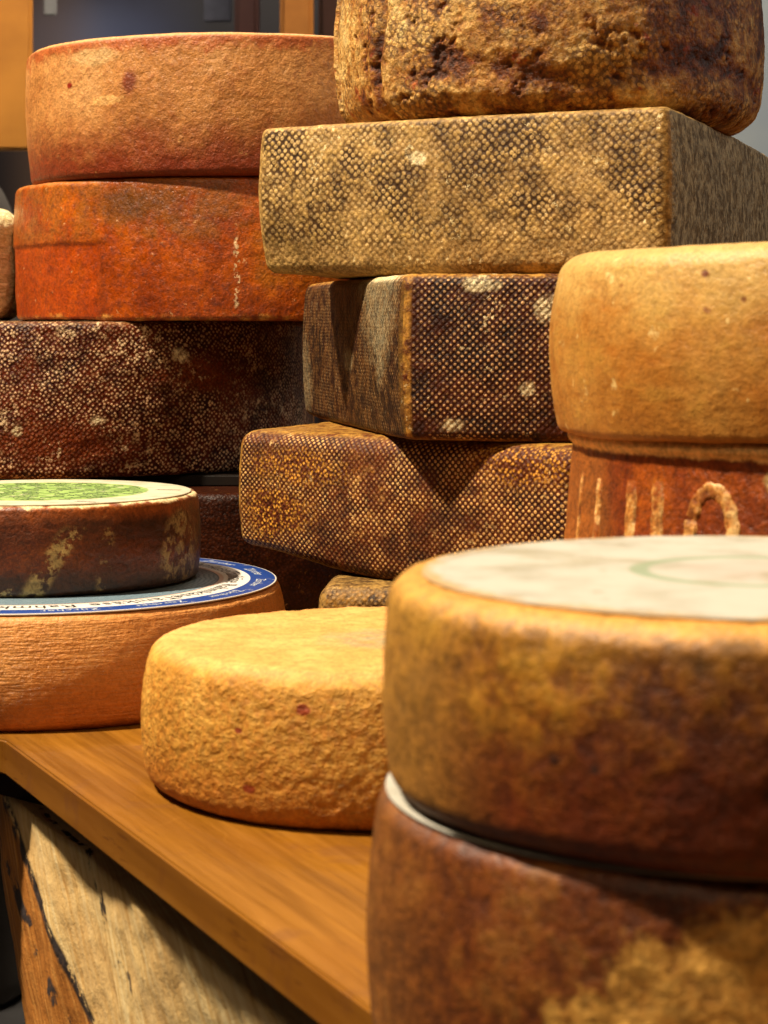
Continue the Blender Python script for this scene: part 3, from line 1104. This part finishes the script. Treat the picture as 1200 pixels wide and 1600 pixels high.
# right column behind them
sup = loaf('round_cheese', circle_outline(0.112, 200), profile(0.1018, 0.006, 0.006, 0.003, m=40), mat_fg("hidden_rind", False),
           (0.249, 1.060, 0.0), lumpy(0.0006, 60, 3, 22))
tag(sup, 'ochre cheese wheel on the board, hidden below the rust coloured lettered wheel', 'cheese')

let = empty('round_cheese', (0.249, 1.060, 0.102))
tag(let, 'rust coloured cheese wheel with raised pale letters on its side, under the golden wheel', 'cheese')


def let_prof():
    base = profile(0.0815, 0.003, 0.004, 0.0, 0.0, 0.0, 90)
    t = base[:, 1] / 0.0815
    ins = base[:, 0] - 0.007 * np.clip(1 - t, 0, 1) ** 1.2
    ins = ins - 0.0028 * sstep(t, 0.90, 0.95)
    return np.column_stack([ins, base[:, 1]])


LP = let_prof()
loaf('rind', circle_outline(0.1505, 480, 0.002, 19), LP, mat_lettered(), (0, 0, 0), lumpy(0.0007, 60, 3, 20, 0.0, 12, 0.3), let)


def relief_letter(strokes, mat, parent):
    """raised letter bent round the wheel: strokes are polylines of (angle deg, z), each swept as a rounded ridge"""
    V, F = [], []
    for poly, w in strokes:
        P = []
        for (a, z), (b, y) in zip(poly[:-1], poly[1:]):
            for k in range(10):
                t = k / 10
                P.append((a + (b - a) * t, z + (y - z) * t))
        P.append(poly[-1])
        n = 9
        base = len(V)
        for i, (a, z) in enumerate(P):
            a2, z2 = P[min(i + 1, len(P) - 1)]
            a1, z1 = P[max(i - 1, 0)]
            r0 = 0.1505
            du, dz = R_(a2 - a1) * r0, z2 - z1
            L = math.hypot(du, dz) or 1
            nu, nz = -dz / L, du / L
            ends = min(1, 0.35 + 0.65 * min(i, len(P) - 1 - i) / 3)
            for j in range(n):
                f = -1 + 2 * j / (n - 1)
                ww = w * (1 + 0.10 * math.sin(i * 0.9 + j * 0.6))
                uu = R_(a) * r0 + nu * f * ww
                zz = z + nz * f * ww
                ins = float(np.interp(zz, LP[:, 1], LP[:, 0]))
                hgt = 0.0014 * math.sqrt(max(0, 1 - f ** 4)) * ends - 0.0006
                rr = r0 - ins + hgt
                th = uu / r0
                V.append((rr * math.cos(th), rr * math.sin(th), zz))
        for i in range(len(P) - 1):
            for j in range(n - 1):
                q = base + i * n + j
                F.append([q, q + 1, q + n + 1, q + n])
    return link_mesh('raised_letter', V, F, mat, parent)


M_let = mat_letter()


def let_angle(px):
    """angle on the wheel whose direction seen from the stall front falls on the given column"""
    best = None
    for k in range(-178, -88):
        a = R_(k)
        x = 0.249 + 0.156 * math.cos(a)
        y = 1.060 + 0.156 * math.sin(a)
        c = 600 + x / y * 3200
        if best is None or abs(c - px) < best[0]:
            best = (abs(c - px), k)
    return best[1]


for px, w in ((897, 0.0016), (926, 0.0030), (974, 0.0042), (1018, 0.0046)):
    a = let_angle(px)
    relief_letter([([(a, 0.020), (a + 0.3, 0.040), (a, 0.062)], w)], M_let, let)
a = let_angle(1108)
arc = [(a + 4.4 * math.cos(R_(k)), 0.038 + 0.022 * math.sin(R_(k))) for k in range(-200, 161, 30)]
relief_letter([(arc, 0.0040)], M_let, let)

gold = loaf('round_cheese', circle_outline(0.1580, 520, 0.004, 23), profile(0.0920, 0.010, 0.004, 0.0060, 0.004, 0.0, 100, 2.2), mat_golden(),
            (0.249, 1.060, 0.1852), lumpy(0.0006, 60, 4, 24, 0.0012, 14))
gold.rotation_euler = (0, R_(-1.2), 0)
tag(gold, 'smooth golden cheese wheel with bulging side at the right edge, on the rust lettered wheel', 'cheese')

# ------------------------------------------------------------------ square cheeses
def block(pts, z0, h, rad, mat, label, rt=0.006, rb=0.006, bulge=0.003, side=0.003, seed=0, amp=0.0006, big=0.001, n=640, m=100, tin=0.0, bin_=0.0, extra=None, warp=None):
    c = np.mean(np.array(pts), axis=0)
    loc = [(p[0] - c[0], p[1] - c[1]) for p in pts]
    base = lumpy(amp, 75, 4, seed, big, 11, 0.3)

    def disp(V, U, W, CP):
        d = base(V, U, W, CP)
        if extra:
            d = d + extra(V + np.array([c[0], c[1], z0]))
        return d
    o = loaf('square_cheese', poly_outline(loc, rad, n, side), profile(h, rt, rb, bulge, tin, bin_, m), mat,
             (float(c[0]), float(c[1]), z0), disp)
    if warp:
        me = o.data
        a = np.empty(len(me.vertices) * 3, dtype=np.float32)
        me.vertices.foreach_get('co', a)
        off = np.array([c[0], c[1], z0])
        a = warp(a.reshape(-1, 3).astype(float) + off) - off
        me.vertices.foreach_set('co', a.astype(np.float32).ravel())
        me.update()
    return tag(o, label, 'cheese'), c


def L2(c, p):
    return (p[0] - c[0], p[1] - c[1], p[2])


# small block lowest, behind the yellow wheel
pts = [(-0.042, 1.310), (0.17, 1.262), (0.20, 1.56), (-0.01, 1.60)]
block(pts, 0.0, 0.0700, 0.010,
      mat_net("dark_net_rind_low", 'a5885c', '2a150c', '3d2310', 'a8884e', 0.0036, specks='b89c68', lo=0.16, hi=0.36, edge_amt=0.75, bmp=0.0006),
      'small dark cheese block with net marks, lowest of the square stack behind the yellow wheel', 0.010, 0.006, 0.002, 0.002, 31)

# middle block, corner towards the viewer
pts = [(-0.102, 1.428), (0.118, 1.236), (0.20, 1.36), (-0.01, 1.60)]
c = np.mean(np.array(pts), axis=0)
mm = mat_net("brown_net_rind", 'c9a26a', '3c1a0a', '60300e', 'a8823e', 0.00325,
             patches=[(L2(c, (-0.070, 1.40, 0.040)), (0.026, 0.05, 0.014)), (L2(c, (-0.055, 1.39, 0.070)), (0.036, 0.06, 0.012)),
                      (L2(c, (0.09, 1.25, 0.083)), (0.035, 0.06, 0.016)), (L2(c, (-0.08, 1.41, 0.036)), (0.014, 0.05, 0.02))],
             rand=0.08, gaplo=0.55, gaphi=0.70, patchcol='c4923e', fadelo=0.25, vary=0.35, warp=0.0014, bmp=0.0010, specks='c4a878', lo=0.22, hi=0.40, edge_amt=0.9)
block(pts, 0.0702, 0.0935, 0.014, mm,
      'brown square cheese finely dotted by its cloth with ochre patches, below the nearly black one', 0.012, 0.008, 0.003, 0.004, 33,
      warp=lambda W: np.column_stack([W[:, 0], W[:, 1], W[:, 2] + 0.013 * sstep(W[:, 0], 0.0, -0.10) * (0.164 - W[:, 2]) / 0.094]))

# dark block
pts = [(-0.0693, 1.66), (0.0130, 1.285), (0.15, 1.262), (0.14, 1.66)]
c = np.mean(np.array(pts), axis=0)
md = mat_net("dark_net_rind", 'c8a478', '2a0f08', '55280e', 'b08640', 0.00335,
             rand=0.12, gaplo=0.62, gaphi=0.75, patchcol='8f6b34', grey=((-0.97, -0.22, 0.0), 0.72, ('2c1c0d', '634724')),
             moldspots=[(L2(c, (0.0, 1.345, 0.082)), (0.04, 0.034, 0.024)), (L2(c, (0.0, 1.335, 0.060)), (0.04, 0.012, 0.020)), (L2(c, (0.0, 1.36, 0.098)), (0.03, 0.04, 0.008)), (L2(c, (-0.035, 1.43, 0.048)), (0.03, 0.012, 0.006)), (L2(c, (-0.06, 1.62, 0.03)), (0.02, 0.03, 0.022)),
                        (L2(c, (0.089, 1.27, 0.033)), (0.0035, 0.02, 0.0035)), (L2(c, (0.101, 1.27, 0.083)), (0.006, 0.02, 0.006)),
                        (L2(c, (0.043, 1.28, 0.010)), (0.005, 0.02, 0.003)), (L2(c, (-0.064, 1.68, 0.08)), (0.006, 0.04, 0.012)),
                        (L2(c, (0.06, 1.275, 0.098)), (0.008, 0.02, 0.004))],
             lo=0.14, hi=0.36, warp=0.0022, edge_amt=0.95, fadelo=0.04, vary=0.5)
block(pts, 0.1642, 0.1046, [0.03, 0.008, 0.012, 0.02], md,
      'nearly black square cheese with pale dots and a white mould patch on its left face', 0.007, 0.006, 0.003, 0.003, 35)

# big beige block
pts = [(-0.087, 1.42), (0.177, 1.272), (0.325, 1.70), (0.072, 1.775)]
c = np.mean(np.array(pts), axis=0)
mb = mat_net("beige_net_rind", 'cdb080', '4a331c', '86683c', 'bd9a60', 0.0039,
             rand=0.42, gaplo=0.47, gaphi=0.60, patchcol='b69764', specks='d8c8a0', lo=0.24, hi=0.52, dot2='b99a60', fadelo=0.5, zfade=0.026, vary=0.35, bmp=0.0007, warp=0.0018,
             grey=((0.947, -0.32, 0.0), 0.70, ('6e6048', 'b0a488')), edge_amt=0.8,  # right face greyed in the colour, as the warm key misses it
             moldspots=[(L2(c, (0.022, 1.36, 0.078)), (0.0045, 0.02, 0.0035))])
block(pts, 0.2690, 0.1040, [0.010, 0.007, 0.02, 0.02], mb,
      'large beige square cheese block with a dimpled net rind, under the crusty round cheese', 0.004, 0.010, 0.003, 0.004, 37, n=760,
      extra=lambda W: -0.012 * sstep(W[:, 0], 0.02, -0.09) * sstep(W[:, 2], 0.33, 0.27) * 0.3)


# crusty drum on top
def crusty():
    def disp(V, U, W, CP):
        a = np.arctan2(V[:, 1], V[:, 0])
        n1 = fbm(V, 26, 5, 41, 0.6)
        n2 = fbm(V, 95, 4, 43, 0.6)
        pit = sstep(0.6 * n1 + 0.6 * n2, -0.10, -0.50)
        d = 0.0012 * n2 + 0.003 * fbm(V, 9, 2, 44) - 0.0022 * pit
        # vertical fold near the left edge
        deg = np.degrees(a)
        fold = np.exp(-((deg + 143.0 + 2.0 * np.sin(V[:, 2] * 60)) / 1.6) ** 2)
        left = sstep(deg, -146, -150) * (deg < -90)
        d = d - 0.0042 * fold - 0.003 * left
        # rough dark ledge low on the front
        led = np.exp(-((V[:, 2] - 0.030 - 0.008 * np.sin(a * 5)) / 0.010) ** 2) * sstep(deg, -135, -115) * (deg < -20)
        d = d - 0.0025 * led
        rel = -0.5 * pit - 0.16 * fold - 0.22 * led
        return d * (1 - 0.5 * CP), rel
    p = profile(0.130, 0.022, 0.020, 0.008, 0.006, 0.004, 170)
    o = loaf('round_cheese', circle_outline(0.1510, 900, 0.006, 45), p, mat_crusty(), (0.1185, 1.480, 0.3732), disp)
    return tag(o, 'thick crusty golden brown round cheese with crumbling rind, topmost at the right', 'cheese')


crusty()

# ------------------------------------------------------------------ left stack
w4 = loaf('round_cheese', circle_outline(0.225, 420, 0.003, 51), profile(0.099, 0.006, 0.006, 0.004, m=70),
          mat_net("red_brown_rind", '4c2814', '240e07', '38190b', '44220f', 0.003, rand=0.9, gaplo=0.6, gaphi=0.8, bmp=0.0003, specks='a07a4c', speck_amt=0.62, rough=0.35),
          (-0.15, 1.888, 0.0), lumpy(0.0008, 60, 3, 52, 0.001, 11))
tag(w4, 'red brown cheese wheel at the very bottom of the left stack, mostly hidden', 'cheese')
M_dark = mat_simple("dark_gap_filler", '120c08', '20150d', 20, 0.6, 0.2)
bd = slab('gap_filler', [(-0.40, 1.735), (-0.03, 1.735), (-0.03, 2.10), (-0.40, 2.10)], 0.0992, 0.1085, M_dark, 0.001)  # dark sheet added to stand for the shade between the wheels
tag(bd, 'thin blackish filler for the shaded gap between the two lowest wheels of the left stack', 'board')

w3m = mat_net("speckled_dark_rind", 'd6b692', '3a160d', '6a300f', 'b08e5c', 0.0034,
              rand=0.6, gaplo=0.58, gaphi=0.72, patchcol='80441a', specks='dcc4a0', speck_amt=0.56, lo=0.16, hi=0.40, warp=0.0015, vary=0.75, fadelo=0.35,
              edge_amt=0.3, rough=0.42,
              patches=[((0.15, -0.18, 0.085), (0.035, 0.05, 0.016)), ((0.03, -0.23, 0.03), (0.05, 0.05, 0.02))],
              moldspots=[((0.130, -0.19, 0.102), (0.0045, 0.03, 0.0045)), ((0.065, -0.22, 0.048), (0.005, 0.03, 0.003)),
                         ((-0.04, -0.23, 0.08), (0.004, 0.03, 0.003)), ((0.0, -0.235, 0.04), (0.0035, 0.03, 0.003))])
w3 = loaf('round_cheese', circle_outline(0.2325, 620, 0.004, 55), profile(0.1300, 0.006, 0.006, 0.0035, m=110), w3m,
          (-0.302, 1.92, 0.1087), lumpy(0.0010, 70, 4, 56, 0.001, 11))
tag(w3, 'dark brown cheese wheel speckled all over with cream dots, under the glossy orange wheel', 'cheese')


def w2disp(V, U, W, CP):
    d = 0.0006 * fbm(V, 60, 4, 61) + 0.0010 * fbm(V, 10, 2, 62)
    # sunken rectangular mark on the left of the side
    x, z = V[:, 0], V[:, 2]
    ins = sstep(x, -0.225, -0.21) * sstep(x + 0.0015 * fbm(V, 60, 2, 65), -0.111, -0.118) * sstep(z + 0.001 * fbm(V, 60, 2, 66), 0.0675, 0.0630) * (V[:, 1] < 0)
    return d - 0.0014 * ins * (1 + 0.5 * fbm(V, 40, 2, 63)), ins * (0.75 + 0.5 * fbm(V, 50, 3, 64))


w2 = loaf('round_cheese', circle_outline(0.2125, 620, 0.003, 60), profile(0.1195, 0.005, 0.004, 0.0025, m=100), mat_wheel2(),
          (-0.1255, 1.90, 0.2392), w2disp)
tag(w2, 'glossy orange cheese wheel with a sunken rectangular mark, second from the top at left', 'cheese')
w1 = loaf('round_cheese', circle_outline(0.1950, 620, 0.006, 65), profile(0.1170, 0.005, 0.006, 0.003, 0.0, 0.004, m=100), mat_wheel1(),
          (-0.128, 1.872, 0.3592), lumpy(0.0005, 60, 4, 66, 0.0012, 11))
tag(w1, 'matt salmon coloured cheese wheel, topmost of the left stack', 'cheese')
pale = loaf('round_cheese', circle_outline(0.082, 300, 0.03, 71), profile(0.104, 0.02, 0.012, 0.004, m=80), mat_pale(),
            (-0.423, 1.905, 0.2390), lumpy(0.003, 50, 4, 72, 0.003, 16))
tag(pale, 'pale straw coloured rough cheese cut off by the left edge of the picture', 'cheese')

# ------------------------------------------------------------------ blurred background
def B(name, x0, x1, y0, y1, d, mat, label, cat, thick=0.06, bev=0.01):
    """upright board; pixel columns and rows only give its size at distance d"""
    X0, X1 = (x0 - 600) / 3200 * d, (x1 - 600) / 3200 * d
    Z1, Z0 = 0.24 + (500 - y0) / 3200 * d, 0.24 + (500 - y1) / 3200 * d
    o = box_mesh(name, (X0, 0, max(Z0, -0.75)), (X1, thick, Z1), mat, None, (0, d, 0), bev)
    return tag(o, label, cat)


M_post = mat_simple("tan_wood_post", '9a6428', 'b87c36', 6, 0.5, 0.3)
M_brown = mat_simple("dark_brown_post", '3a221a', '4a2c20', 6, 0.5, 0.3)
M_yellow = mat_simple("yellow_board", 'd08a1c', 'e0a030', 4, 0.5, 0.3)
B('wooden_post', 437, 489, -700, 9000, 4.2, M_post, 'tan wooden post behind the salmon wheel', 'post')
B('wooden_post', 497, 560, -700, 9000, 4.3, M_brown, 'dark brown post just right of the tan post', 'post')
B('wooden_post', 366, 404, -700, 9000, 4.4, mat_simple("reddish_post", '4a2a26', '54322a', 6, 0.5, 0.3), 'reddish brown post left of the tan post', 'post')
B('yellow_panel', -420, 50, -600, 235, 4.9, mat_simple("ochre_board", '9c6c2c', 'b48038', 4, 0.5, 0.3), 'blurred orange yellow panel in the upper left corner', 'panel', 0.02, 0.008)
lamp("panel_glow_fill", 'SPOT', (-0.75, 3.9, 2.3), (-1.12, 4.9, 1.12), 190, (1.0, 0.72, 0.30), 0.12, 46).data.spot_blend = 1.0  # unseen spot added to give the panel a soft amber glow
B('highlight_card', 68, 88, -60, 24, 4.5, mat_simple("pale_highlight", '7c7c7c', '9a9a98', 6), 'small pale strip standing in for a highlight above the salmon wheel at left', 'card', 0.01, 0.003)  # pale card added in place of a blurred highlight
B('highlight_card', 318, 362, -60, 34, 4.5, mat_simple("grey_highlight", '3c3e4c', '5c5e6a', 9), 'grey hazy square sign standing in for a reflection behind the salmon wheel', 'card', 0.01, 0.003)  # grey card added in place of a hazy reflection
B('window_board', 1120, 1700, -700, 9000, 4.0, mat_simple("pale_blue_board", 'a2b0bc', 'c4cac6', 1.6, 0.5, 0.3), 'pale blue grey board behind the crusty cheese at the right edge', 'board')


def backrest():
    """grey rounded seat back standing on the floor behind the stack"""
    prof = profile(1.27, 0.16, 0.02, 0.02, 0.03, 0.0, 60)
    pts = [(-0.32, -0.09), (0.32, -0.09), (0.32, 0.09), (-0.32, 0.09)]
    o = loaf('padded_backrest', poly_outline(pts, 0.085, 160, 0.01), prof, mat_simple("grey_cloth", '56504a', '6b655e', 5, 0.8, 0.2),
             (-0.84, 3.0, -0.75), lumpy(0.004, 6, 2, 80))
    return tag(o, 'grey rounded cloth covered backrest, blurred at the left edge behind the stack', 'backrest')


backrest()
